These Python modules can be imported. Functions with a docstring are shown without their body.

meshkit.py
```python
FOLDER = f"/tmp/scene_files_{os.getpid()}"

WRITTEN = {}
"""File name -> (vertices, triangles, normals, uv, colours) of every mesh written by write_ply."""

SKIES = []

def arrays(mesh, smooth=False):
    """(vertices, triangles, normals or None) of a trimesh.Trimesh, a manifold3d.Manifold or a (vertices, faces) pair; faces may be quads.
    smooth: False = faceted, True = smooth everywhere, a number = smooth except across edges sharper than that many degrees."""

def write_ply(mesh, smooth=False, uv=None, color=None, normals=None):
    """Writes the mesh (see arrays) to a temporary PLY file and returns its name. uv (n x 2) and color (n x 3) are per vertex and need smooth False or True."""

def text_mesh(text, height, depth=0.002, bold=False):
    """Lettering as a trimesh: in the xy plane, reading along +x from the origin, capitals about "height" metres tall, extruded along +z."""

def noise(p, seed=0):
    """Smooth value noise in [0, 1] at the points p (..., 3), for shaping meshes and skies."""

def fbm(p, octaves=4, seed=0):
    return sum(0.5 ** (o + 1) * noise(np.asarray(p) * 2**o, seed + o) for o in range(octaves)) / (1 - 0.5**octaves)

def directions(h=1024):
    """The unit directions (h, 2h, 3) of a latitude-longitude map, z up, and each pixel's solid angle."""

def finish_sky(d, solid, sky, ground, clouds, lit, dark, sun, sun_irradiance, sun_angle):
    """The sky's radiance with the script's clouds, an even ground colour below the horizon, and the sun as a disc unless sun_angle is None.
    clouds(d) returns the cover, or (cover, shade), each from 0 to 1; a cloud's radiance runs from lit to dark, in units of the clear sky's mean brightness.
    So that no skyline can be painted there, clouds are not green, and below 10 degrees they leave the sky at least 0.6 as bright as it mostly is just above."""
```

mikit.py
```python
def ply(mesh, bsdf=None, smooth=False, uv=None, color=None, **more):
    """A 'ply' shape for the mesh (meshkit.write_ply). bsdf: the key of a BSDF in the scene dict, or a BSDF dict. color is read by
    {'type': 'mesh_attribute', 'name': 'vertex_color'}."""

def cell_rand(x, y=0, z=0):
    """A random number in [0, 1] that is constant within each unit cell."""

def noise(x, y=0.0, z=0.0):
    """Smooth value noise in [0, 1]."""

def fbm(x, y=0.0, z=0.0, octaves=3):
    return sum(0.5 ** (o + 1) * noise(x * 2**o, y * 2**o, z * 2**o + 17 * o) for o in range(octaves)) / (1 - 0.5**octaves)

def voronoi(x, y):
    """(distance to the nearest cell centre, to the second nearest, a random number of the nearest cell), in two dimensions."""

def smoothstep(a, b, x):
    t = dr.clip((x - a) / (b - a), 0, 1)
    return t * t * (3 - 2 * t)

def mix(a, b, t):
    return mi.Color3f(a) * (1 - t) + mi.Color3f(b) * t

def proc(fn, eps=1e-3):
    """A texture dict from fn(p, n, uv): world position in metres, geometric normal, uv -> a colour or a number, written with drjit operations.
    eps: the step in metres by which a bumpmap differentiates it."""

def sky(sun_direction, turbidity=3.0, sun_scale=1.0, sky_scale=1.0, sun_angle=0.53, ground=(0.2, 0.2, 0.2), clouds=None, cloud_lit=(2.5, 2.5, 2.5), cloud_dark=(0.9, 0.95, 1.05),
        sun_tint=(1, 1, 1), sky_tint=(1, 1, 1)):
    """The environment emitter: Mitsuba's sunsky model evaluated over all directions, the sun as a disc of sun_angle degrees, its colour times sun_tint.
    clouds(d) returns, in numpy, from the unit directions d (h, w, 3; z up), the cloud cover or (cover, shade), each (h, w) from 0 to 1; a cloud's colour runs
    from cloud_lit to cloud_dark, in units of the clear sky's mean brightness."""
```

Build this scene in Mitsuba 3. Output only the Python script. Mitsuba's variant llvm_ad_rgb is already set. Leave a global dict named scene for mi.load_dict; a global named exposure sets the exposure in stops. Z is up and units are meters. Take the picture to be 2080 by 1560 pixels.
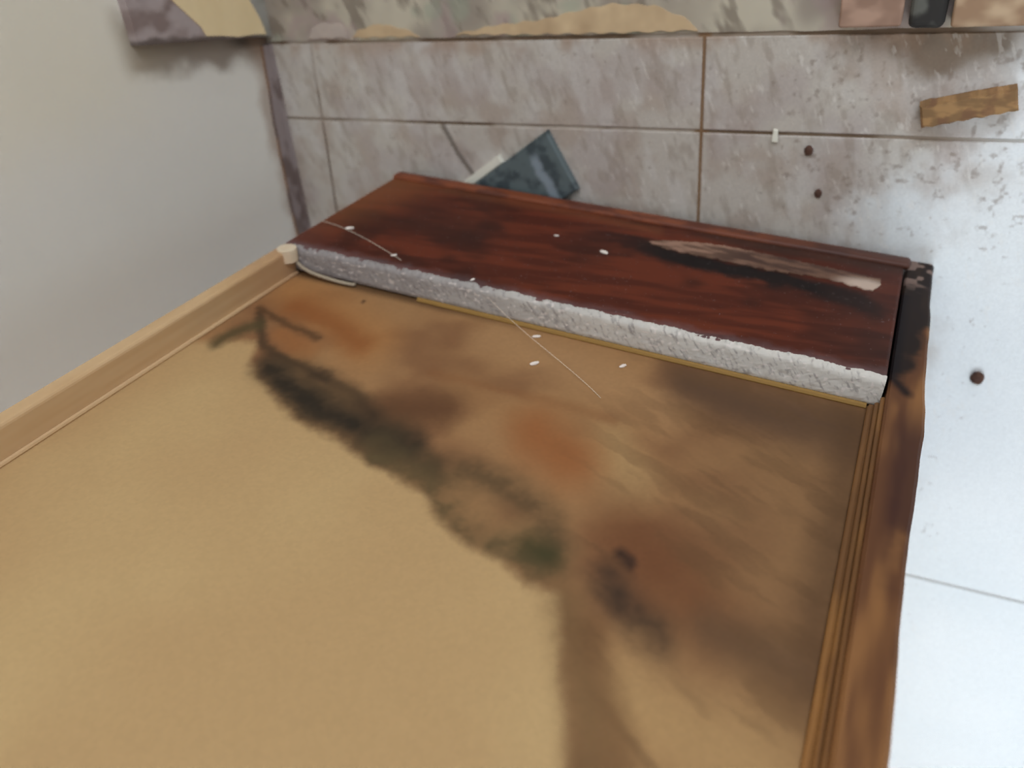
import math, random
import numpy as np, trimesh, drjit as dr, mitsuba as mi, mikit, meshkit
from shapely.geometry import Polygon
from mikit import noise, fbm, voronoi, smoothstep, mix, cell_rand

T = mi.ScalarTransform4f
scene, labels = {}, {}
random.seed(7)
rng = np.random.default_rng(7)

# ------------------------------------------------------------------ camera, light, exposure
CAM = np.array([0.8452885, 0.2837008, 0.9952383])
VIEW = np.array([-0.411979421, -0.536177876, -0.73674028])
IMG_DOWN = np.array([0.16442929, -0.83901735, 0.518664538])
scene['camera'] = {
    'type': 'thinlens', 'fov': math.degrees(2 * math.atan(1040 / 1589.38)), 'fov_axis': 'x',
    'aperture_radius': 0.0040, 'focus_distance': 0.70, 'near_clip': 0.02, 'far_clip': 50.0,
    'to_world': T().look_at(origin=CAM.tolist(), target=(CAM + VIEW).tolist(), up=(-IMG_DOWN).tolist()),
}
exposure = 0.0
BACK_WINDOW = (0.92, 2.5, 0.55, 2.25)        # x0, x1, z0, z1 in the wall behind the cabinet
ADDED_WINDOW = (0.3, 2.3, 0.9, 2.25)         # unseen opening added behind the photographer, soft fill for the front
BACK_SKY = [3.7, 4.25, 4.85]
FILL_LIGHT = [5.15, 5.55, 6.4]
WALL_X, WALL_TILT = -0.0808, 0.0396
ROOM_X1, ROOM_Y0, ROOM_Y1, ROOM_Z = 2.9, -1.75, 2.3, 2.6


def lin(r, g, b, k=1.0):
    c = np.array([r, g, b]) / 255.0
    c = np.where(c <= 0.04045, c / 12.92, ((c + 0.055) / 1.055) ** 2.4) * k
    return [float(min(v, 0.95)) for v in c]


def wood(r, g, b):
    k = lin(r, g, b)
    return [k[0] * 0.70, k[1] * 0.77, k[2] * 0.93]


# ------------------------------------------------------------------ helpers
def box(x0, x1, y0, y1, z0, z1):
    m = trimesh.creation.box(extents=(x1 - x0, y1 - y0, z1 - z0))
    m.apply_translation(((x0 + x1) / 2, (y0 + y1) / 2, (z0 + z1) / 2))
    return m


def bevel_prism(poly, z0, z1, b=0.0015):
    """Prism of a polygon (x, y) with a chamfered upper edge."""
    p = Polygon(poly)
    if p.exterior.is_ccw is False:
        p = Polygon(list(p.exterior.coords)[::-1])
    q = p.buffer(-b, join_style=2)
    o, i = np.array(p.exterior.coords)[:-1], np.array(q.exterior.coords)[:-1]
    if len(o) == len(i):
        k = int(np.argmin(((i - o[0]) ** 2).sum(1)))
        i = np.roll(i, -k, axis=0)
        if ((i[1] - o[1]) ** 2).sum() > ((i[-1] - o[1]) ** 2).sum():
            i = np.roll(i[::-1], 1, axis=0)
        n = len(o)
        v = np.vstack([np.c_[o, np.full(n, z0)], np.c_[o, np.full(n, z1 - b)], np.c_[i, np.full(n, z1)]])
        f = []
        for a in range(n):
            c = (a + 1) % n
            for r in (0, 1):
                f += [[r * n + a, r * n + c, (r + 1) * n + c], [r * n + a, (r + 1) * n + c, (r + 1) * n + a]]
        tv, tf = trimesh.creation.triangulate_polygon(Polygon(i), engine='earcut') if False else (None, None)
        cap = trimesh.creation.extrude_polygon(Polygon(i), 1e-3)
        top = [[2 * n + 0, 2 * n + a, 2 * n + a + 1] for a in range(1, n - 1)]
        bot = [[0, a + 1, a] for a in range(1, n - 1)]
        m = trimesh.Trimesh(v, f + top + bot, process=False)
        return m
    m = trimesh.creation.extrude_polygon(p, z1 - z0)
    m.apply_translation((0, 0, z0))
    return m


def tube(pts, r, sides=6):
    p = np.asarray(pts, float)
    t = np.gradient(p, axis=0)
    t /= np.linalg.norm(t, axis=1, keepdims=True) + 1e-12
    a = np.cross(t, np.where(np.abs(t[:, 2:]) < 0.9, [0, 0, 1.0], [1.0, 0, 0]))
    a /= np.linalg.norm(a, axis=1, keepdims=True) + 1e-12
    b, ang = np.cross(t, a), np.arange(sides) * 2 * np.pi / sides
    rr = np.broadcast_to(r, (len(p),))[:, None, None]
    v = p[:, None] + rr * (np.cos(ang)[None, :, None] * a[:, None] + np.sin(ang)[None, :, None] * b[:, None])
    i, j = np.meshgrid(np.arange(len(p) - 1), np.arange(sides), indexing='ij')
    q = np.stack([i * sides + j, i * sides + (j + 1) % sides, (i + 1) * sides + (j + 1) % sides, (i + 1) * sides + j], -1).reshape(-1, 4)
    f = np.vstack([q[:, [0, 1, 2]], q[:, [0, 2, 3]]])
    n, L = sides, len(p)
    caps = [[0, k + 1, k] for k in range(1, n - 1)] + [[(L - 1) * n, (L - 1) * n + k, (L - 1) * n + k + 1] for k in range(1, n - 1)]
    return trimesh.Trimesh(v.reshape(-1, 3), np.vstack([f, caps]), process=False)


def lump(size, seed, amp=0.25, sub=2):
    m = trimesh.creation.icosphere(subdivisions=sub)
    v = np.array(m.vertices)
    n = meshkit.fbm(v * 1.3 + seed * 7.31)
    n = (np.asarray(n) - np.mean(n))
    v = v * (1 + amp * 2 * n[:, None]) * np.asarray(size)
    return trimesh.Trimesh(v, m.faces, process=False)


def add(key, mesh, bsdf, label=None, cat=None, group=None, kind=None, smooth=False, **kw):
    if key in scene:
        k = 1
        while f'{key}_{k:03d}' in scene:
            k += 1
        key = f'{key}_{k:03d}'
    scene[key] = mikit.ply(mesh, bsdf, smooth=smooth, **kw)
    tag(key, label, cat, group, kind)
    return key


def tag(key, label=None, cat=None, group=None, kind=None):
    d = {}
    if label: d['label'] = label
    if cat: d['category'] = cat
    if group: d['group'] = group
    if kind: d['kind'] = kind
    if d: labels[key] = d


def mat(name, color, rough=0.7, spec=0.3, bump=None, bump_scale=1.0, **kw):
    b = {'type': 'principled', 'base_color': color if isinstance(color, dict) else {'type': 'rgb', 'value': color}, 'roughness': rough, 'specular': spec, **kw}
    if bump is not None:
        b = {'type': 'bumpmap', 'arbitrary': mikit.proc(bump), 'scale': bump_scale, 'bsdf': b}
    scene[name] = {'type': 'twosided', 'bsdf': b}
    return name


def over(base, color, m):
    return mix(base, color, m)


# ------------------------------------------------------------------ cabinet frame of reference: u along the front, d towards the viewer, z up
PHI = -0.0936
E_ = np.array([math.cos(PHI), math.sin(PHI), 0.0])
N_ = np.array([-math.sin(PHI), math.cos(PHI), 0.0])
O_ = np.array([0.1441, -0.0728, 0.0])
M_CAB = np.eye(4)
M_CAB[:3, 0], M_CAB[:3, 1], M_CAB[:3, 2], M_CAB[:3, 3] = E_, N_, [0, 0, 1], O_


def cab(mesh):
    m = mesh.copy()
    m.apply_transform(M_CAB)
    return m


def cab_pt(u, d, z):
    return O_ + E_ * u + N_ * d + np.array([0, 0, z])


def cu(p):
    return (p.x - float(O_[0])) * float(E_[0]) + (p.y - float(O_[1])) * float(E_[1])


def cd(p):
    return (p.x - float(O_[0])) * float(N_[0]) + (p.y - float(O_[1])) * float(N_[1])


# the stains run slanting over the boards: coordinates along and across their drift
def drift(u, z):
    return 1.102 * u - 0.489 * z, 0.353 * u + 0.751 * z


def seg_dist2(a, b, p, q):
    (pa, pb), (qa, qb) = p, q
    dx, dy = qa - pa, qb - pb
    t = dr.clip(((a - pa) * dx + (b - pb) * dy) / (dx * dx + dy * dy + 1e-9), 0, 1)
    return dr.square(a - pa - t * dx) + dr.square(b - pb - t * dy)


def stroke(a, b, pts, r, soft=1.0):
    """1 on the polyline, falling to 0 at the distance r."""
    P = [drift(*q) for q in pts]
    if len(P) == 1:
        P = P * 2
    d2 = mi.Float(9.0)
    for p, q in zip(P, P[1:]):
        d2 = dr.minimum(d2, seg_dist2(a, b, p, q))
    d = dr.sqrt(d2)
    return 1 - smoothstep(r * (1 - soft), r, d)


def inside(a, b, pts):
    P = [drift(*q) for q in pts]
    odd = mi.Bool(False)
    for (xa, ya), (xb, yb) in zip(P, P[1:] + P[:1]):
        if abs(yb - ya) < 1e-9:
            continue
        hit = ((ya > b) != (yb > b)) & (a < (xb - xa) * (b - ya) / (yb - ya) + xa)
        odd = odd ^ hit
    return odd


TIDE = [(-0.01, 0.492), (0.0453, 0.4807), (0.0874, 0.4611), (0.107, 0.4954), (0.1846, 0.5413), (0.2527, 0.5605), (0.3258, 0.5797), (0.3808, 0.5953), (0.4184, 0.6154),
        (0.4364, 0.6276), (0.4723, 0.6303), (0.4985, 0.6418), (0.5254, 0.6443), (0.5404, 0.6749), (0.5554, 0.7101), (0.5787, 0.7573), (0.66, 0.95)]
MOLD = [(0.0586, 0.4153), (0.1131, 0.4712), (0.1834, 0.5096), (0.2578, 0.529), (0.3148, 0.5473), (0.3713, 0.5547)]
CORE = [(0.128, 0.486), (0.185, 0.5115), (0.2396, 0.5258), (0.288, 0.5375), (0.335, 0.535)]
MOLD_B = [(0.3713, 0.5547), (0.4059, 0.5457), (0.4505, 0.5491), (0.4839, 0.5629), (0.51, 0.5986)]
MOLD_C = [(0.3125, 0.56), (0.3798, 0.5857), (0.4287, 0.6136), (0.4702, 0.6174), (0.4986, 0.6151)]

TAN = wood(206, 162, 104)
TAN_STAIN = wood(178, 128, 78)


def board_color(p, n, uv):
    """Varnished ply soaked from below: tide mark, black mould along it, rusty clouds above."""
    u, z = cu(p), p.z
    w1, w2 = fbm(u * 22, z * 22, 3.0) - 0.5, fbm(u * 22 + 40, z * 22, 7.0) - 0.5
    f1, f2 = fbm(u * 110, z * 110, 1.0) - 0.5, fbm(u * 110, z * 110 + 30, 2.0) - 0.5
    a, b = drift(u, z)
    a, b = a + w1 * 0.012 + f1 * 0.005, b + w2 * 0.012 + f2 * 0.005
    d2 = mi.Float(9.0)
    P = [drift(*q) for q in TIDE]
    for p0, p1 in zip(P, P[1:]):
        d2 = dr.minimum(d2, seg_dist2(a, b, p0, p1))
    dist = dr.sqrt(d2)
    dry = inside(a, b, TIDE + [(0.66, 1.8), (-0.2, 1.8), (-0.2, 0.52)])
    sd = dr.select(dry, -dist, dist)                      # > 0 on the soaked side
    wet = smoothstep(-0.004, 0.012, sd)
    cloud = fbm(a * 9, b * 16, 5.0)
    c = mix(TAN, wood(214, 172, 111), smoothstep(0.35, 0.7, fbm(u * 5, z * 5, 4.0)))
    stain = mix(TAN_STAIN, wood(150, 102, 62), smoothstep(0.36, 0.72, cloud))
    right = smoothstep(0.46, 0.66, u - 0.18 * (z - 0.3)) * (1 - smoothstep(0.62, 0.72, z + 0.35 * (0.62 - u)))
    stain = mix(stain, wood(138, 98, 60), right * 0.62)
    c = mix(c, stain, wet)
    c = mix(c, wood(194, 144, 92), stroke(a, b, [(0.3214, 0.341), (0.4444, 0.3585), (0.5307, 0.3839)], 0.055) * 0.45)
    c = mix(c, wood(192, 148, 92), stroke(a, b, [(0.5011, 0.456), (0.5346, 0.4993)], 0.045) * 0.75)
    c = mix(c, wood(180, 128, 76), stroke(a, b, [(0.33, 0.44), (0.45, 0.452)], 0.04) * 0.5)
    c = mix(c, wood(198, 152, 94), stroke(a, b, [(0.6046, 0.70), (0.6546, 0.71), (0.70, 0.72)], 0.07) * 0.85)
    # rusty clouds
    c = mix(c, wood(188, 122, 62), stroke(a, b, [(0.05, 0.34), (0.11, 0.36), (0.2, 0.40)], 0.07) * 0.6)
    c = mix(c, wood(156, 88, 40), stroke(a, b, [(0.0773, 0.3728), (0.1361, 0.388), (0.1925, 0.4095)], 0.036) * 0.75)
    c = mix(c, wood(176, 108, 54), stroke(a, b, [(0.10, 0.43), (0.15, 0.45)], 0.03) * 0.6)
    c = mix(c, wood(166, 98, 50), stroke(a, b, [(0.4339, 0.4715), (0.463, 0.4817), (0.4763, 0.4907)], 0.060) * 0.85)
    c = mix(c, wood(140, 82, 42), stroke(a, b, [(0.2965, 0.4275), (0.3947, 0.4203), (0.4885, 0.421)], 0.012) * 0.3)
    c = mix(c, wood(100, 62, 36), stroke(a, b, [(0.29, 0.495), (0.3052, 0.4894), (0.3356, 0.4751)], 0.046) * 0.75)
    c = mix(c, wood(122, 72, 40), stroke(a, b, [(0.5551, 0.56), (0.5804, 0.5765), (0.6119, 0.5933)], 0.075) * 0.8)
    c = mix(c, wood(98, 70, 48), stroke(a, b, [(0.5411, 0.3302), (0.5811, 0.3432), (0.6397, 0.3517), (0.6842, 0.3478)], 0.062) * 0.85)
    c = mix(c, wood(98, 68, 42), stroke(a, b, [(0.70, 0.3303), (0.70, 0.4991), (0.70, 0.60)], 0.035) * 0.6)
    c = mix(c, wood(110, 78, 50), stroke(a, b, [(0.6367, 0.6202), (0.6716, 0.6259), (0.7051, 0.635)], 0.035) * 0.75)
    c = mix(c, wood(112, 78, 46), wet * smoothstep(0.5, 0.72, fbm((a * 0.8 + b * 0.6) * 14, (b * 0.8 - a * 0.6) * 55, 15.0)) * smoothstep(0.4, 0.6, u) * 0.4)
    # mould
    grain = smoothstep(0.2, 0.8, fbm(u * 60, z * 60, 9.0))
    black, olive = wood(50, 40, 28), wood(86, 66, 40)
    c = mix(c, olive, stroke(a, b, [(0.16, 0.497)] + MOLD[2:5], 0.056) * wet * (0.72 + 0.2 * grain))
    c = mix(c, black, stroke(a, b, CORE, 0.034) * (0.8 + 0.15 * grain))
    c = mix(c, black, stroke(a, b, MOLD[4:], 0.024) * (0.42 + 0.3 * grain))
    c = mix(c, wood(62, 46, 30), stroke(a, b, [(0.186, 0.478), (0.235, 0.486), (0.28, 0.51)], 0.020) * 0.7)
    c = mix(c, wood(74, 54, 34), stroke(a, b, [(0.05, 0.405), (0.079, 0.439), (0.10, 0.458), (0.146, 0.471), (0.20, 0.478)], 0.013) * 0.8)
    c = mix(c, olive, stroke(a, b, MOLD_B, 0.034) * (0.5 + 0.3 * grain))
    c = mix(c, wood(106, 84, 50), stroke(a, b, MOLD_C, 0.044) * wet * (0.5 + 0.45 * grain))
    c = mix(c, wood(62, 60, 30), stroke(a, b, [(0.4888, 0.6029), (0.5078, 0.608)], 0.024) * 0.75)
    c = mix(c, wood(92, 76, 44), stroke(a, b, [(0.046, 0.474), (0.0505, 0.4553), (0.0636, 0.4253)], 0.019) * 0.85)
    c = mix(c, wood(84, 56, 32), stroke(a, b, [(0.0391, 0.3924), (0.0794, 0.4057), (0.1427, 0.424)], 0.011) * 0.7)
    c = mix(c, wood(58, 44, 32), stroke(a, b, [(0.5563, 0.6145), (0.5745, 0.6284), (0.5988, 0.6359)], 0.034) * (0.6 + 0.3 * grain))
    c = mix(c, wood(52, 36, 28), stroke(a, b, [(0.5558, 0.5798), (0.5659, 0.5861)], 0.012) * 0.8)
    c = mix(c, wood(60, 36, 24), stroke(a, b, [(0.1409, 0.3281)], 0.006) * 0.8)
    # the tide mark runs on down one side as a soft brown band
    c = mix(c, wood(134, 98, 58), stroke(a, b, [(0.5352, 0.6446), (0.5512, 0.6698), (0.5698, 0.7032), (0.5828, 0.7275), (0.62, 0.80), (0.7, 0.99)], 0.032) * 0.75)
    c = mix(c, wood(124, 84, 48), stroke(a, b, [(0.5605, 0.6609), (0.5882, 0.7023), (0.6105, 0.7422), (0.66, 0.83), (0.74, 0.98)], 0.026) * 0.55)
    c = mix(c, wood(96, 66, 38), (1 - smoothstep(0.0, 0.016, z - 0.300 - 0.03 * smoothstep(0.05, 0.3, u) * 0)) * (1 - smoothstep(0.22, 0.4, u)) * 0.8)  # shade where panel meets ledge, painted dark along the left of its foot
    return c * (0.95 + 0.1 * fbm(u * 320, z * 320))


def brown_color(p, n, uv):
    """Dark red-brown veneer, worn and mouldy towards the floor and the right end."""
    u, z = cu(p), p.z
    a, b = u * 1.15 - 0.45 * z, 0.25 * u + 0.8 * z
    streak = fbm(u * 9 - z * 14, z * 70 + u * 14, 2.0)
    c = mix(wood(114, 50, 28), wood(92, 40, 24), smoothstep(0.35, 0.65, streak))
    c = mix(c, wood(64, 32, 22), smoothstep(0.5, 0.78, fbm(u * 14, z * 22, 8.0)) * 0.7)
    c = mix(c, wood(142, 84, 46), (1 - smoothstep(0.03, 0.16, u + 0.35 * z)) * 0.7)
    c = mix(c, wood(108, 58, 44), (1 - smoothstep(0.0, 0.10, u + (0.28 - z) * 0.8)) * 0.7)
    c = mix(c, wood(134, 80, 46), stroke(*drift(u + 0.01 * (fbm(u * 60, z * 60) - 0.5), z), [(0.1, 0.05), (0.3, 0.05), (0.42, 0.06)], 0.02) * 0.35)
    w = (fbm(u * 60, z * 60, 3.0) - 0.5) * 0.022
    bl = stroke(*drift(u + w, z + w), [(0.27, 0.0946), (0.4055, 0.1064), (0.46, 0.122), (0.5084, 0.1294), (0.5955, 0.13), (0.6779, 0.1495)], 0.026, 0.75)
    c = mix(c, wood(30, 25, 22), bl * 0.96 * smoothstep(0.27, 0.46, u))
    c = mix(c, wood(46, 30, 24), stroke(*drift(u + w, z + w), [(0.646, 0.140), (0.69, 0.158)], 0.028) * 0.8)
    c = mix(c, wood(70, 48, 36), smoothstep(0.40, 0.52, u) * (1 - smoothstep(0.05, 0.075, z)) * 0.75)
    c = mix(c, wood(52, 32, 25), stroke(*drift(u, z), [(0.1104, 0.1326), (0.2029, 0.1624)], 0.07) * 0.55)
    c = mix(c, wood(62, 40, 32), smoothstep(0.62, 0.72, u) * 0.45)
    dust = smoothstep(0.272, 0.299, z + 0.012 * (fbm(u * 90, z * 90) - 0.5))
    c = mix(c, wood(150, 135, 128), dust * 0.35)
    sp = noise(u * 420, z * 420)
    return mix(c, wood(170, 150, 140), smoothstep(0.93, 0.98, sp) * 0.35)


def stile_color(p, n, uv):
    u, z = cu(p), p.z
    w = fbm(u * 40, z * 40, 3.0)
    c = mix(wood(156, 104, 58), wood(112, 70, 42), smoothstep(0.35, 0.7, fbm(u * 60, z * 9, 2.0)))
    c = mix(c, wood(72, 42, 34), (1 - smoothstep(0.46, 0.58, z + 0.10 * (w - 0.5))) * smoothstep(0.30, 0.38, z) * smoothstep(0.722, 0.738, u) * 0.85)
    low = 1 - smoothstep(0.20, 0.30, z + 0.20 * (w - 0.5) + 6.0 * smoothstep(0.10, 0.15, z) * dr.maximum(u - 0.733, 0))
    c = mix(c, wood(34, 28, 25), low * 0.93)
    c = mix(c, wood(30, 24, 24), stroke(*drift(u, z), [(0.722, 0.10), (0.722, 0.28), (0.735, 0.30)], 0.012) * 0.9)
    c = mix(c, wood(150, 120, 100), smoothstep(0.62, 0.75, noise(u * 110, z * 90)) * (1 - smoothstep(0.05, 0.09, z)) * 0.8)
    return c


def frame_color(p, n, uv):
    u, z = cu(p), p.z
    c = mix(wood(228, 184, 128), wood(216, 168, 110), smoothstep(0.35, 0.7, fbm(u * 30, z * 6, cd(p) * 60)))
    return mix(c, wood(196, 148, 106), (1 - smoothstep(0.31, 0.42, z + 0.05 * (fbm(z * 30, 2.0) - 0.5))) * 0.55)


def moulding_color(p, n, uv):
    u, z = cu(p), p.z
    c = mix(wood(176, 118, 58), wood(140, 92, 48), smoothstep(0.35, 0.7, fbm(u * 90, z * 12, 2.0)))
    return mix(c, wood(112, 76, 44), (1 - smoothstep(0.5, 0.66, z)) * 0.4)


def dust_color(p, n, uv):
    u = cu(p)
    s = fbm(p.x * 330 + p.y * 200, p.y * 120 - p.x * 80, p.z * 90)
    c = mix(lin(142, 136, 134), lin(198, 194, 186), smoothstep(0.08, 0.6, u + 0.18 * (fbm(p.x * 30, p.y * 60) - 0.5)))
    c = mix(c, lin(104, 96, 96), smoothstep(0.5, 0.85, s) * 0.55)
    return mix(c, lin(226, 216, 210), smoothstep(0.72, 0.9, noise(p.x * 240, p.y * 400, p.z * 60)) * 0.45)


# ------------------------------------------------------------------ floor and wall materials
def tile_color(p, n, uv):
    x, y = p.x, p.y
    big = fbm(x * 6, y * 6, 1.0)
    mid = fbm(x * 26, y * 26, 4.0)
    fine = fbm(x * 110 + y * 30, y * 45, 2.0)
    clean = mix(lin(226, 228, 228), lin(215, 220, 222), big)
    grime_shade = 1 - smoothstep(0.81, 0.955, x + 0.25 * (big - 0.5) - 0.12 * y - 0.08 * (mid - 0.5))  # floor dirt, plus the cabinet's shadow edge painted into the same mask
    c = mix(clean, lin(182, 175, 166), grime_shade)
    c = mix(c, lin(156, 136, 122), grime_shade * smoothstep(0.42, 0.74, mid + 0.35 * (big - 0.5)) * 0.48)
    c = mix(c, lin(168, 157, 154), grime_shade * smoothstep(0.4, 0.7, fbm(x * 17 + 9, y * 17, 6.0)) * 0.5)
    c = mix(c, lin(140, 126, 112), grime_shade * smoothstep(0.5, 0.8, fine) * 0.4)
    c = mix(c, lin(196, 192, 188), grime_shade * smoothstep(0.5, 0.75, fbm(x * 40 + y * 9, y * 22, 12.0)) * 0.4)
    # a brown patch by the broken edge, speckles, pale scuffs, the diagonal crack's dirt
    brown = (1 - smoothstep(0.03, 0.085, dr.sqrt(dr.square((x - 0.855) * 0.75) + dr.square((y - 0.105) * 1.6)) + 0.09 * (mid - 0.5)))
    c = mix(c, lin(112, 94, 76), brown * 0.9)
    sp = fbm(x * 120, y * 120, 21.0) - 0.12 * (1 - smoothstep(0.62, 0.78, x)) - 0.12 * smoothstep(0.94, 1.0, x) - 0.12 * (1 - smoothstep(-0.16, -0.04, y))
    c = mix(c, lin(118, 100, 86), smoothstep(0.58, 0.86, sp) * 0.5)
    ws = fbm(x * 170 + y * 60, y * 75, 33.0)
    c = mix(c, lin(222, 218, 212), smoothstep(0.66, 0.84, ws) * smoothstep(0.3, 0.6, x) * (1 - smoothstep(0.95, 1.02, x)) * 0.28)
    ln = dr.sqrt(dr.minimum(seg_dist2(x, y, (0.2215, -0.0033), (0.2405, -0.0422)), seg_dist2(x, y, (0.2405, -0.0422), (0.2650, -0.078))))
    c = mix(c, lin(92, 82, 72), (1 - smoothstep(0.0015, 0.0065, ln)) * 0.75)
    c = mix(c, lin(150, 120, 96), (1 - smoothstep(0.0, 0.03, dr.abs(y - 0.112))) * grime_shade * 0.5 * smoothstep(0.35, 0.6, mid))
    return c * (0.96 + 0.08 * noise(x * 500, y * 500))


def strip_color(p, n, uv):
    x, y = p.x, p.y
    m = fbm(x * 55 + y * 25, y * 30, 1.0)
    c = mix(lin(186, 178, 160), lin(150, 140, 128), smoothstep(0.35, 0.65, fbm(x * 14, y * 14, 3.0)))
    c = mix(c, lin(116, 104, 92), smoothstep(0.52, 0.74, m) * 0.7)
    c = mix(c, lin(158, 138, 136), smoothstep(0.5, 0.7, fbm(x * 24, y * 24, 7.0)) * 0.6)
    return mix(c, lin(150, 158, 140), smoothstep(0.55, 0.75, fbm(x * 20 + 5, y * 20, 9.0)) * 0.5)


def wall_color(p, n, uv):
    y, z = p.y, p.z
    w = fbm(y * 30, z * 30, 1.0) - 0.5
    c = mix(lin(223, 220, 211), lin(216, 214, 206), fbm(y * 5, z * 5, 2.0))
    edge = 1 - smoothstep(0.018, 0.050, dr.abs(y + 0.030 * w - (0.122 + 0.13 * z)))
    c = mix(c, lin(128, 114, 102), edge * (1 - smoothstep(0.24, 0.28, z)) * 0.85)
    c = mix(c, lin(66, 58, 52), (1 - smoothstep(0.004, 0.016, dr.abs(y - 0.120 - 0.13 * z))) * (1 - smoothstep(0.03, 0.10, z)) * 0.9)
    c = mix(c, lin(218, 206, 170), smoothstep(0.0, 0.14, y + 0.03 * w) * smoothstep(0.14, 0.34, z) * 0.32)
    foot = 1 - smoothstep(0.02, 0.05, z + 0.03 * w)
    c = mix(c, lin(150, 126, 108), foot * 0.6)
    return c


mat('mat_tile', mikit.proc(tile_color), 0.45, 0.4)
def grout_color(p, n, uv):
    x, y = p.x, p.y
    c = mix(lin(150, 136, 122), lin(112, 94, 78), smoothstep(0.38, 0.6, fbm(x * 12, y * 12, 2.0)))
    c = mix(c, lin(176, 166, 156), smoothstep(0.5, 0.64, fbm(x * 9 + 4, y * 9, 5.0)) * 0.8)
    c = mix(c, lin(128, 96, 66), (1 - smoothstep(0.004, 0.012, dr.abs(x - 0.6))) * 0.8)
    return mix(c, lin(186, 184, 180), smoothstep(0.86, 0.96, x))


mat('mat_grout', mikit.proc(grout_color), 0.95, 0.1)
mat('mat_strip', mikit.proc(strip_color), 0.9, 0.15)
mat('mat_flake', mikit.proc(lambda p, n, uv: mix(lin(206, 182, 146), lin(176, 150, 118), fbm(p.x * 40, p.y * 40, 3.0))), 0.85, 0.2)
mat('mat_flake_grey', mikit.proc(lambda p, n, uv: mix(lin(190, 176, 164), lin(160, 148, 142), fbm(p.x * 50, p.y * 50, 3.0))), 0.85, 0.2)
mat('mat_wall', mikit.proc(wall_color), 0.9, 0.15)
mat('mat_plaster', lin(208, 206, 202), 0.95, 0.1)
mat('mat_ceiling', lin(216, 215, 213), 0.95, 0.1)
mat('mat_white_paint', lin(210, 208, 200), 0.6, 0.3)
mat('mat_grime', mikit.proc(lambda p, n, uv: mix(lin(138, 126, 124), lin(108, 94, 90), smoothstep(0.4, 0.6, fbm(p.y * 40, p.z * 60, p.x * 40)))), 0.95, 0.1)
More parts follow.
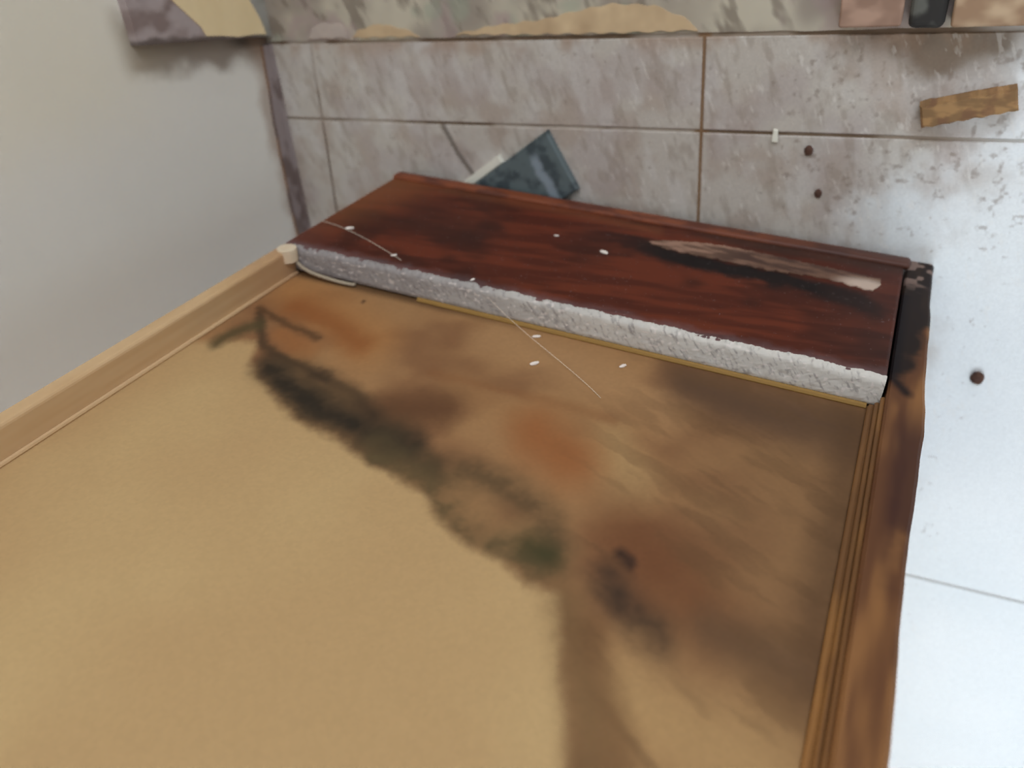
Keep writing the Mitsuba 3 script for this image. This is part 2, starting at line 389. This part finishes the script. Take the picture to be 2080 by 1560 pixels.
mat('mat_rust', mikit.proc(lambda p, n, uv: mix(lin(136, 104, 80), lin(104, 84, 76), smoothstep(0.4, 0.6, fbm(p.y * 30, p.z * 60)))), 0.95, 0.1)


def trim_color(p, n, uv):
    y, z = p.y, p.z
    c = mix(lin(168, 156, 154), lin(134, 118, 114), smoothstep(0.3, 0.7, fbm(y * 45, z * 30)))
    c = mix(c, lin(150, 156, 144), (1 - smoothstep(0.02, 0.05, z)) * 0.6)
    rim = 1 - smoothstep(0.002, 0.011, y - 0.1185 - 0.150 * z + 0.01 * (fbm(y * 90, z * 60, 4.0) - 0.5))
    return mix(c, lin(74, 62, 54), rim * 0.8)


mat('mat_trim', mikit.proc(trim_color), 0.8, 0.2)
mat('mat_bare', mikit.proc(lambda p, n, uv: mix(lin(232, 212, 170), lin(222, 200, 156), fbm(p.y * 20, p.z * 40))), 0.8, 0.2)
mat('mat_board', mikit.proc(board_color), 0.7, 0.2)
mat('mat_brown', mikit.proc(brown_color), 0.6, 0.15)
mat('mat_stile', mikit.proc(stile_color), 0.65, 0.15)
mat('mat_frame', mikit.proc(frame_color), 0.55, 0.3)
mat('mat_moulding', mikit.proc(moulding_color), 0.5, 0.35)
mat('mat_rail', mikit.proc(lambda p, n, uv: mix(mix(wood(140, 70, 36), wood(104, 52, 32), smoothstep(0.35, 0.65, fbm(cu(p) * 30, p.z * 90))), wood(74, 44, 32), smoothstep(0.42, 0.7, cu(p)) * 0.8)), 0.5, 0.35)


def ply_color(p, n, uv):
    u, z = cu(p), p.z
    f = fbm(u * 35 - z * 20, z * 120)
    c = mix(wood(168, 126, 98), wood(120, 88, 66), smoothstep(0.35, 0.65, f))
    c = mix(c, mix(wood(118, 84, 62), wood(84, 58, 46), smoothstep(0.35, 0.65, f)), smoothstep(0.49, 0.56, u + 0.05 * (f - 0.5)) * 0.85)
    return mix(c, wood(226, 194, 162), (1 - smoothstep(0.006, 0.024, dr.sqrt(dr.square((u - 0.680) * 0.55) + dr.square(z - 0.110)))) * 0.85)


mat('mat_ply', mikit.proc(ply_color), 0.85, 0.2)
mat('mat_dust', mikit.proc(dust_color), 0.98, 0.05)
mat('mat_bead', wood(168, 124, 58), 0.5, 0.35)
mat('mat_pale_wood', mikit.proc(lambda p, n, uv: mix(wood(252, 224, 180), wood(236, 202, 156), fbm(p.x * 120, p.y * 120, p.z * 120))), 0.7, 0.25)
mat('mat_strip_band', wood(184, 162, 128), 0.7, 0.25)
mat('mat_lint', lin(226, 216, 206), 0.95, 0.1)
mat('mat_web', lin(214, 200, 184), 0.95, 0.1)
mat('mat_stick', mikit.proc(lambda p, n, uv: mix(mix(lin(152, 118, 80), lin(124, 96, 66), smoothstep(0.35, 0.65, fbm(p.x * 60, p.y * 160))), lin(108, 76, 58), smoothstep(0.5, 0.75, fbm(p.x * 90 + 4, p.y * 90)) * 0.6)), 0.85, 0.2)
mat('mat_block', mikit.proc(lambda p, n, uv: mix(lin(168, 138, 120), lin(140, 112, 96), smoothstep(0.25, 0.75, fbm(p.x * 40, p.y * 60)))), 0.85, 0.2)
mat('mat_block_b', mikit.proc(lambda p, n, uv: mix(lin(180, 156, 128), lin(146, 118, 94), smoothstep(0.25, 0.75, fbm(p.x * 40, p.y * 60)))), 0.85, 0.2)
mat('mat_stone', mikit.proc(lambda p, n, uv: mix(lin(92, 92, 86), lin(50, 48, 46), smoothstep(0.35, 0.65, fbm(p.x * 50, p.y * 50)))), 0.9, 0.2)


def slab_color(p, n, uv):
    t = (p.x - 0.39) * 0.50 + (p.y + 0.003) * -0.87        # across the slab
    s = (p.x - 0.39) * -0.83 + (p.y + 0.003) * -0.55
    c = mix(lin(92, 104, 106), lin(66, 76, 80), smoothstep(0.35, 0.65, fbm(p.x * 60, p.y * 60, 3.0)))
    band = 1 - smoothstep(0.003, 0.011, dr.abs(s - 0.035 - 0.1 * t + 0.012 * (fbm(t * 60, 1.0) - 0.5)))
    c = mix(c, lin(140, 152, 162), band * smoothstep(0.012, 0.03, t) * 0.75)
    return mix(c, lin(44, 56, 56), (1 - smoothstep(0.0, 0.01, t)) * 0.5)


mat('mat_slab', mikit.proc(slab_color), 0.4, 0.4)
mat('mat_card', lin(220, 218, 204), 0.8, 0.2)
mat('mat_mud', mikit.proc(lambda p, n, uv: mix(lin(96, 70, 58), lin(62, 46, 42), fbm(p.x * 200, p.y * 200))), 0.95, 0.1)
mat('mat_shell', lin(150, 130, 105), 0.9, 0.1)

# ------------------------------------------------------------------ the room
ta = math.tan(WALL_TILT)


def wall_x(y):
    return WALL_X + ta * y


def left_slab(y0, y1, z0, z1, proud, back=0.12):
    p = [(wall_x(y0) - back, y0), (wall_x(y0) + proud, y0), (wall_x(y1) + proud, y1), (wall_x(y1) - back, y1)]
    m = trimesh.creation.extrude_polygon(Polygon(p), z1 - z0)
    m.apply_translation((0, 0, z0))
    return m


XL = -0.35
add('floor', box(XL, ROOM_X1, ROOM_Y0, ROOM_Y1, -0.08, -0.0022), 'mat_grout', 'grubby cement joints and bed under the floor tiles', None, None, 'structure')
add('wall_left', left_slab(ROOM_Y0, ROOM_Y1, -0.0022, ROOM_Z, 0.0), 'mat_wall', 'pale grey plastered wall with damp stains at its foot', None, None, 'structure')
add('ceiling', box(XL, ROOM_X1 + 0.12, ROOM_Y0 - 0.12, ROOM_Y1 + 0.12, ROOM_Z, ROOM_Z + 0.1), 'mat_ceiling', None, None, None, 'structure')
add('wall_right', box(ROOM_X1, ROOM_X1 + 0.12, ROOM_Y0 - 0.12, ROOM_Y1 + 0.12, -0.08, ROOM_Z), 'mat_plaster', None, None, None, 'structure')


def wall_with_hole(y0, y1, win):
    x0, x1, z0, z1 = win
    return trimesh.util.concatenate([box(XL, x0, y0, y1, -0.08, ROOM_Z), box(x1, ROOM_X1, y0, y1, -0.08, ROOM_Z), box(x0, x1, y0, y1, -0.08, z0), box(x0, x1, y0, y1, z1, ROOM_Z)])


add('wall_back', wall_with_hole(ROOM_Y0 - 0.12, ROOM_Y0, BACK_WINDOW), 'mat_plaster', None, None, None, 'structure')
add('wall_front', wall_with_hole(ROOM_Y1, ROOM_Y1 + 0.12, ADDED_WINDOW), 'mat_plaster', None, None, None, 'structure')


def window(key, win, yc, facing, radiance):
    x0, x1, z0, z1 = win
    f = 0.05
    fr = trimesh.util.concatenate([box(x0, x0 + f, yc - 0.03, yc + 0.03, z0, z1), box(x1 - f, x1, yc - 0.03, yc + 0.03, z0, z1), box(x0 + f, x1 - f, yc - 0.03, yc + 0.03, z0, z0 + f),
                                   box(x0 + f, x1 - f, yc - 0.03, yc + 0.03, z1 - f, z1), box((x0 + x1) / 2 - 0.02, (x0 + x1) / 2 + 0.02, yc - 0.025, yc + 0.025, z0 + f, z1 - f)])
    add(key + '__frame', fr, 'mat_white_paint')
    xa, xb, za, zb = x0 + f, x1 - f, z0 + f, z1 - f
    v = np.array([[xa, yc, za], [xb, yc, za], [xb, yc, zb], [xa, yc, zb]], float)
    q = [[0, 1, 2], [0, 2, 3]] if facing < 0 else [[0, 2, 1], [0, 3, 2]]
    scene[key + '__daylight_pane'] = {**mikit.ply((v, q), 'mat_white_paint'), 'emitter': {'type': 'area', 'radiance': {'type': 'rgb', 'value': radiance}}}
    tag(key, None, None, None, 'structure')


window('window_1', BACK_WINDOW, ROOM_Y0 - 0.06, 1, BACK_SKY)
window('window_2', ADDED_WINDOW, ROOM_Y1 + 0.06, -1, FILL_LIGHT)  # unseen window, added only as fill light on the cabinet front

# ------------------------------------------------------------------ floor tiles, each its own piece; the first column is cut along the wall
GA = math.tan(0.078)
G = 0.0021


def gx(k, y):                       # joint k between the columns
    return GA * y if k == 0 else 0.6 * k


rows = [(0.0, 0.1122), (-0.6619, 0.0), (-1.3238, -0.6619), (ROOM_Y0, -1.3238)]
for y0, y1 in rows:
    for k in range(-1, 5):
        a, b = y0 + G, y1 - G
        left = [wall_x(a) + 0.001, wall_x(b) + 0.001] if k < 0 else [gx(k, a) + G, gx(k, b) + G]
        right = [gx(k + 1, a) - G, gx(k + 1, b) - G] if k < 4 else [ROOM_X1, ROOM_X1]
        right = [min(v, ROOM_X1 - 0.001) for v in right]
        if min(right[0] - left[0], right[1] - left[1]) < 0.01:
            continue
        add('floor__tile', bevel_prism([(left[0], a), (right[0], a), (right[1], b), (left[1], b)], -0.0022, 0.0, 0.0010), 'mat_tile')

# worn screed past the tiles, with its coat broken off along the edge
e0 = 0.1122 + 0.0032
xs = np.linspace(0, 1, 160)
edge = [(wall_x(e0) + 0.002 + (ROOM_X1 - 0.002 - wall_x(e0)) * t, e0 + 0.0022 * (float(meshkit.noise(np.array([[t * 160.0, 1.5, 0.0]]))[0]) - 0.5)) for t in xs]
scr = trimesh.creation.extrude_polygon(Polygon(edge + [(ROOM_X1 - 0.001, ROOM_Y1), (wall_x(ROOM_Y1) + 0.001, ROOM_Y1)]), 0.0035)
scr.apply_translation((0, 0, -0.0034))
add('floor__worn_screed', scr, 'mat_strip', 'stained grey screed')


def flake(pts, m, h=0.0022):
    from shapely.geometry import LineString
    p = Polygon(pts).buffer(0.004).buffer(-0.004)
    p = Polygon([(x + 0.0012 * math.sin(90 * x + 300 * y), y + 0.0010 * math.sin(210 * x)) for x, y in p.segmentize(0.004).exterior.coords]).buffer(0)
    me = trimesh.creation.extrude_polygon(p, h)
    add('floor__bare_patch', me, m, 'tan patch where the coat broke off' if m == 'mat_flake' else 'pale grey patch where the coat broke off')


flake([(0.2605, 0.1195), (0.3186, 0.1292), (0.3903, 0.1346), (0.4448, 0.1444), (0.4837, 0.1499), (0.5393, 0.147), (0.5753, 0.1326), (0.5917, 0.1185), (0.50, 0.1175), (0.36, 0.1180)], 'mat_flake')
flake([(0.0900, 0.1185), (0.1034, 0.1288), (0.1391, 0.1358), (0.179, 0.1285), (0.2048, 0.1185)], 'mat_flake')
flake([(0.0100, 0.1185), (0.0205, 0.134), (0.0445, 0.14), (0.076, 0.1359), (0.0842, 0.1187)], 'mat_flake_grey')

# ------------------------------------------------------------------ foot of the left wall
ys = np.linspace(-0.6, 0.112, 70)
hh = 0.024 + 0.002 * (np.array([float(meshkit.noise(np.array([[y * 40, 3.0, 1.0]]))[0]) for y in ys]) - 0.5) - 0.012 * np.clip((ys + 0.05) / 0.16, 0, 1)
v, f = [], []
for i, y in enumerate(ys):
    x = wall_x(y)
    v += [[x, y, hh[i]], [x + 0.003, y, hh[i] - 0.003], [x + 0.0055, y, 0.003], [x + 0.012, y, 0.0003], [x, y, 0.0003]]
n5 = 5
for i in range(len(ys) - 1):
    for k in range(n5):
        a, b, c, d = i * n5 + k, i * n5 + (k + 1) % n5, (i + 1) * n5 + (k + 1) % n5, (i + 1) * n5 + k
        f += [[a, b, c], [a, c, d]]
f += [[0, 2, 1], [0, 3, 2], [0, 4, 3]] + [[(len(ys) - 1) * 5 + q for q in t] for t in ([0, 1, 2], [0, 2, 3], [0, 3, 4])]
add('baseboard_left', trimesh.Trimesh(v, f, process=False), 'mat_grime', 'grimy purplish strip of mortar along the foot of the wall', None, None, 'structure', smooth=40)
rp = [(wall_x(y) + 0.0012, y, float(h) + 0.001) for y, h in zip(ys, hh)]
add('baseboard_left__rusty_edge', tube(rp[20:], 0.0016, 6), 'mat_rust', 'rust brown upper edge')


def wall_plate(pts, proud, base=0.0):
    """A plate on the left wall from its outline in (y, z)."""
    p = Polygon(pts)
    m = trimesh.creation.extrude_polygon(p, proud - base)      # x = y, y = z, z = out of the wall
    vv = np.array(m.vertices)
    out = np.c_[WALL_X + ta * vv[:, 0] + base + vv[:, 2], vv[:, 0], vv[:, 1]]
    return trimesh.Trimesh(out, m.faces[:, ::-1], process=False) if np.linalg.det(np.array([[0, 1, 0], [0, 0, 1], [1, 0, 0]], float)) < 0 else trimesh.Trimesh(out, m.faces, process=False)


add('trim_1', wall_plate([(0.121, 0.0), (0.125, 0.012), (0.131, 0.06), (0.138, 0.11), (0.146, 0.17), (0.155, 0.245), (0.9, 0.245), (0.9, 0.0)], 0.014), 'mat_trim', 'damp purplish grey skirting board, its paint peeled to bare tan wood', None, None, 'structure')
add('trim_1__bare_wood', wall_plate([(0.1275, 0.012), (0.1310, 0.03), (0.1345, 0.07), (0.141, 0.10), (0.146, 0.13), (0.158, 0.135), (0.199, 0.175), (0.26, 0.215), (0.26, 0.06), (0.178, 0.032), (0.150, 0.018)], 0.0155, 0.013), 'mat_bare', 'bare tan patch')

# ------------------------------------------------------------------ the cabinet
C = 'cabinet'
labels[C] = {'label': 'old tan wooden cabinet with mouldy water-stained front, dusty ledge and dark reddish brown base', 'category': 'cabinet'}
H = 1.62
DB = -0.36
US = 0.7165


def cpart(name, mesh, m, label=None, kind=None, smooth=False):
    return add(f'{C}__{name}', cab(mesh), m, label, None, None, kind, smooth)


def rounded_box(x0, x1, y0, y1, z0, z1, r=0.0025):
    import manifold3d as m3
    s = m3.Manifold.sphere(r, 12)
    pts = [s.translate([x, y, z]) for x in (x0 + r, x1 - r) for y in (y0 + r, y1 - r) for z in (z0 + r, z1 - r)]
    h = m3.Manifold.batch_hull(pts).to_mesh()
    return trimesh.Trimesh(h.vert_properties[:, :3], h.tri_verts, process=False)


cpart('back_panel', box(0.004, 0.742, -0.047, -0.035, 0.285, H - 0.02), 'mat_board', 'tan panel with a black mould tide mark and rusty water stains')
cpart('side_panel', rounded_box(0.0, 0.0195, DB, 0.0, 0.298, H, 0.004), 'mat_frame', 'pale tan side board')
cpart('side_panel', box(0.728, 0.7485, DB, -0.030, 0.0, H), 'mat_stile')
cpart('side_panel', box(0.0, 0.0195, DB, -0.036, 0.02, 0.297), 'mat_brown')
cpart('top_board', box(0.0, 0.7485, DB, 0.0, H, H + 0.022), 'mat_frame')
cpart('rear_board', box(0.0, 0.7485, DB - 0.006, DB, 0.02, H), 'mat_frame')
# base: dark front board whose top is the ledge
cpart('base_front', rounded_box(0.0, US, -0.0345, 0.0, 0.02, 0.2965, 0.004), 'mat_brown', 'dark reddish brown base board, blackened and chipped near the floor', smooth=35)
cpart('bottom_rail', rounded_box(0.0, 0.722, -0.004, 0.005, 0.019, 0.041, 0.004), 'mat_rail', 'thin red-brown lip along the bottom edge', smooth=35)
ex = [(0.420, 0.099), (0.44, 0.088), (0.48, 0.076), (0.5144, 0.072), (0.58, 0.076), (0.6447, 0.082), (0.6915, 0.087), (0.697, 0.100), (0.690, 0.119), (0.676, 0.118), (0.6454, 0.1116), (0.6162, 0.1104), (0.575, 0.116), (0.5373, 0.1143), (0.49, 0.112), (0.4448, 0.109)]
ep = Polygon(ex).segmentize(0.004)
ep = Polygon([(x + 0.002 * math.sin(400 * x + 90 * y), y + 0.0025 * math.sin(260 * x + 1) * math.cos(610 * x)) for x, y in ep.exterior.coords]).buffer(0)
pm = trimesh.creation.extrude_polygon(ep, 0.003)
vv = np.array(pm.vertices)
cpart('bare_strip', trimesh.Trimesh(np.c_[vv[:, 0], 0.0015 - vv[:, 2] * 1.0 + 0.0, vv[:, 1]], pm.faces, process=False), 'mat_ply', 'raw tan strip where the veneer has split off')
for name, (u0, u1, d0, d1) in {'foot': (0.02, 0.07, -0.09, -0.04), 'foot_001': (0.02, 0.07, DB, DB + 0.05), 'foot_002': (0.66, 0.71, DB, DB + 0.05)}.items():
    cpart('foot', box(u0, u1, d0, d1, 0.0, 0.022), 'mat_rail')

# right stile, worn along its outer edge, and the ribbed moulding beside it
zs = np.r_[np.linspace(0.0, 1.0, 120), H]
v, f = [], []
for i, z in enumerate(zs):
    w = float(meshkit.fbm(np.array([[z * 14.0, 2.0, 0.0]]))[0]) - 0.5
    ue = 0.7500 + 0.0035 * w + (0.003 * math.exp(-((z - 0.33) / 0.12) ** 2))
    prof = [(0.7195, -0.034), (0.7195, -0.010), (0.7215, -0.008), (ue - 0.003, -0.008), (ue, -0.011), (ue, -0.034)]
    v += [[a, b, z] for a, b in prof]
n6 = 6
for i in range(len(zs) - 1):
    for k in range(n6):
        a, b, c, d = i * n6 + k, i * n6 + (k + 1) % n6, (i + 1) * n6 + (k + 1) % n6, (i + 1) * n6 + k
        f += [[a, c, b], [a, d, c]]
L = (len(zs) - 1) * n6
f += [[0, k, k + 1] for k in range(1, 5)] + [[L, L + k + 1, L + k] for k in range(1, 5)]
m = trimesh.Trimesh(v, f, process=False)
m.fix_normals()
cpart('stile', m, 'mat_stile', 'brown upright, black with mould at its foot', smooth=30)
for k, (uc, dc, r) in enumerate([(0.7095, -0.0325, 0.0030), (0.7150, -0.0270, 0.0030), (0.7185, -0.0195, 0.0028)]):
    cpart('moulding_rib', tube([(uc, dc, 0.303), (uc, dc, 0.7), (uc, dc, H - 0.02)], r, 10), 'mat_moulding', 'ribbed golden brown moulding' if k == 0 else None, smooth=40)
cpart('moulding_bed', box(0.708, 0.7200, -0.0350, -0.0300, 0.30, H - 0.02), 'mat_moulding')
cpart('corner_bead', tube([(0.0215, -0.0335, 0.302), (0.0215, -0.0335, 0.8), (0.0215, -0.0335, H - 0.02)], 0.0026, 8), 'mat_frame', smooth=40)
cpart('bottom_bead', tube([(0.20, -0.0335, 0.2990), (0.36, -0.0335, 0.2995), (0.706, -0.0335, 0.2992)], 0.0034, 8), 'mat_bead', 'thin golden bead under the panel', smooth=40)

# the dust on the ledge: a matted sheet with a ragged front
nu, nd = 420, 22
U, D = np.meshgrid(np.linspace(0.016, US, nu), np.linspace(0, 1, nd), indexing='ij')
pts = np.c_[U.ravel() * 60, D.ravel() * 2.2, np.zeros(U.size)]
rag = np.asarray(meshkit.fbm(np.c_[U.ravel() * 120, np.full(U.size, 3.0), np.zeros(U.size)])).reshape(U.shape) - 0.5
hgt = np.asarray(meshkit.fbm(pts * 2.4)).reshape(U.shape)
fuz = rng.random(U.shape)
dd = -0.0325 + D * (0.0335 + 0.004 * rag)
zz = 0.2968 + (0.0018 + 0.0013 * hgt + 0.0007 * fuz) * np.clip(np.minimum(D * 6, (1 - D) * 5), 0, 1) ** 0.6
zz = np.where(D > 0.93, zz - 0.004 * (D - 0.93) / 0.07 * (0.4 + hgt + 0.5 * fuz), zz)
top = np.c_[U.ravel(), dd.ravel(), zz.ravel()]
ii, jj = np.meshgrid(np.arange(nu - 1), np.arange(nd - 1), indexing='ij')
q = np.stack([ii * nd + jj, (ii + 1) * nd + jj, (ii + 1) * nd + jj + 1, ii * nd + jj + 1], -1).reshape(-1, 4)
cpart('dust_layer', trimesh.Trimesh(top, np.vstack([q[:, [0, 1, 2]], q[:, [0, 2, 3]]]), process=False), 'mat_dust', 'thick fuzzy grey dust on the ledge', 'stuff', smooth=True)

# dowel end and the loose band at the ledge's left end
dw = trimesh.creation.cylinder(radius=0.0122, height=0.016, sections=28)
dw.apply_transform(trimesh.transformations.rotation_matrix(math.radians(-90), (1, 0, 0)))
dw.apply_translation((0.0165, -0.0062, 0.3075))
cpart('dowel_end', dw, 'mat_pale_wood', 'pale round dowel end', smooth=40)
ln = np.array([(0.022, -0.012, 0.302), (0.030, -0.0195, 0.304), (0.043, -0.0245, 0.3055), (0.062, -0.0275, 0.306), (0.088, -0.030, 0.305), (0.112, -0.031, 0.302)])
from scipy.interpolate import CubicSpline
cs = CubicSpline(np.linspace(0, 1, len(ln)), ln)(np.linspace(0, 1, 40))
rb = trimesh.util.concatenate([tube(cs + np.array([0, 0, dz]), 0.0016, 6) for dz in (0.0, 0.0018)])
cpart('loose_band', rb, 'mat_strip_band', 'pale loose edging band', smooth=40)

# ------------------------------------------------------------------ things on the floor
def slab(corners, z0, z1, b):
    return bevel_prism(corners, z0, z1, b)


A = np.array([0.3905, -0.0033])
su, sv = np.array([-0.832, -0.555]), np.array([0.4662, -0.8847])
sl = [A, A + sv * 0.0905, A + sv * 0.0905 + su * 0.20, A + su * 0.20]
add('slate_slab', slab([tuple(q) for q in sl], 0.0002, 0.011, 0.002), 'mat_slab', 'dark blue-grey slab with a pale streak, sticking out from under the cabinet', 'slab')
cd_ = [A + su * 0.088 - sv * 0.0125, A + su * 0.088 + sv * -0.0008, A + su * 0.195 + sv * -0.0008, A + su * 0.195 - sv * 0.0125]
add('white_strip', slab([tuple(q) for q in cd_], 0.0002, 0.008, 0.001), 'mat_card', 'short white strip lying along the edge of the blue-grey slab', 'strip')

q = [(0.8413, 0.0407), (0.8475, 0.0157), (0.9367, 0.0371), (0.9295, 0.0595)]
qq = Polygon(q).segmentize(0.006)
qq = [(x + 0.0008 * math.sin(300 * x), y + 0.0009 * math.sin(420 * x + 2)) for x, y in list(qq.exterior.coords)[:-1]]
add('wood_stick', slab(qq, 0.0003, 0.020, 0.0025), 'mat_stick', 'short brown wooden stick lying on the pale floor tile', 'stick')

add('wood_block', rounded_box(0.750, 0.811, 0.1215, 0.24, 0.0, 0.028, 0.003), 'mat_block', 'pinkish brown wooden block on the worn floor beside the dark stone', 'wood block', smooth=35)
add('wood_block', rounded_box(0.857, 1.05, 0.1195, 0.24, 0.0, 0.026, 0.003), 'mat_block_b', 'wide tan wooden block on the worn floor beyond the brown stick', 'wood block', smooth=35)
st = rounded_box(0.8175, 0.852, 0.118, 0.23, 0.0, 0.022, 0.007)
st = st.subdivide().subdivide()
st.vertices += 0.004 * (np.asarray(meshkit.fbm(np.array(st.vertices) * 60))[:, None] - 0.5) * np.array([1, 0.6, 0.5])
st.apply_translation((0, 0, 0.0012))
add('stone', st, 'mat_stone', 'dark grey stone wedged between the two wooden blocks', 'stone', smooth=True)
mud = lump((0.0075, 0.0095, 0.004), 11, 0.3, 3)
mud.apply_translation((0.9641, -0.297, 0.0032))
add('mud_crumb', mud, 'mat_mud', 'lone dark brown crumb on the white floor tile right of the cabinet', 'crumb', smooth=True)

# ------------------------------------------------------------------ cobweb threads and lint on the cabinet
def thread(key, pts, r, label):
    P = np.array([cab_pt(*q) for q in pts])
    t = CubicSpline(np.linspace(0, 1, len(P)), P)(np.linspace(0, 1, 30))
    add(key, tube(t, r, 5), 'mat_web', label, 'cobweb', 'cobweb threads on the cabinet')


thread('cobweb_thread', [(0.300, -0.008, 0.3035), (0.3600, -0.026, 0.3290), (0.4180, -0.031, 0.3615), (0.4688, -0.0340, 0.3949)], 0.00026, 'thin pale cobweb thread running from the dusty ledge across the tan panel')
thread('cobweb_thread', [(0.0042, 0.0006, 0.2182), (0.0668, 0.0012, 0.2334), (0.165, 0.0010, 0.2755)], 0.0003, 'thin pale cobweb thread across the left end of the dark base board')


def fleck(u, d, z, s, seed, label, rot=0.0):
    m = lump((s, s * 0.32, s * 0.42), seed, 0.3, 1)
    m.apply_transform(trimesh.transformations.rotation_matrix(rot, (0, 1, 0)))
    m.apply_translation((u, d, z))
    add('lint_fleck', cab(m), 'mat_lint', label, 'lint', 'white flecks of lint on the cabinet', smooth=True)


fleck(0.0517, 0.0012, 0.2231, 0.0060, 1, 'white lint fleck at the left tip of the dark base board, nearest the wall', 0.6)
fleck(0.1494, 0.0012, 0.2677, 0.0042, 2, 'white lint fleck at the lower end of the thread across the dark base board', 0.8)
fleck(0.3810, 0.0014, 0.1526, 0.0065, 3, 'elongated white lint fleck in the middle of the dark base board', -0.3)
fleck(0.2681, 0.0012, 0.2847, 0.0040, 4, 'white lint fleck on the dark base board just above the grey dusty ledge', 1.3)
fleck(0.3081, 0.0010, 0.1311, 0.0035, 5, 'tiny white lint fleck on the dark base board just below the blue-grey slab', 0.2)
fleck(0.3637, -0.0338, 0.3156, 0.0052, 6, 'white lint fleck on the tan panel right beside the cobweb thread', 0.5)
fleck(0.3838, -0.0338, 0.3664, 0.0058, 7, 'white lint fleck on the tan panel, the one farthest below the dusty ledge', 0.9)
fleck(0.4698, -0.0338, 0.3315, 0.0048, 8, 'white lint fleck on the tan panel to the right of the cobweb thread', 1.0)
# ------------------------------------------------------------------ small bits on the tiles
add('plaster_chip', slab([(0.6870, -0.0095), (0.6945, -0.0100), (0.6935, 0.0050), (0.6885, 0.0060)], 0.0002, 0.0035, 0.0008), 'mat_card', 'pale plaster chip lying across the tile joint left of the wooden stick', 'chip')
for (x, y), sz, sd, lab in [((0.7312, -0.0183), 0.0050, 21, 'brown crumb on the grimy tile below the pale plaster chip'), ((0.7476, -0.0704), 0.0046, 22, 'small dark brown crumb on the tile close to the bottom lip of the cabinet')]:
    m = lump((sz, sz * 1.2, sz * 0.45), sd, 0.3, 2)
    m.apply_translation((x, y, sz * 0.40))
    add('mud_crumb', m, 'mat_mud', lab, 'crumb', smooth=True)
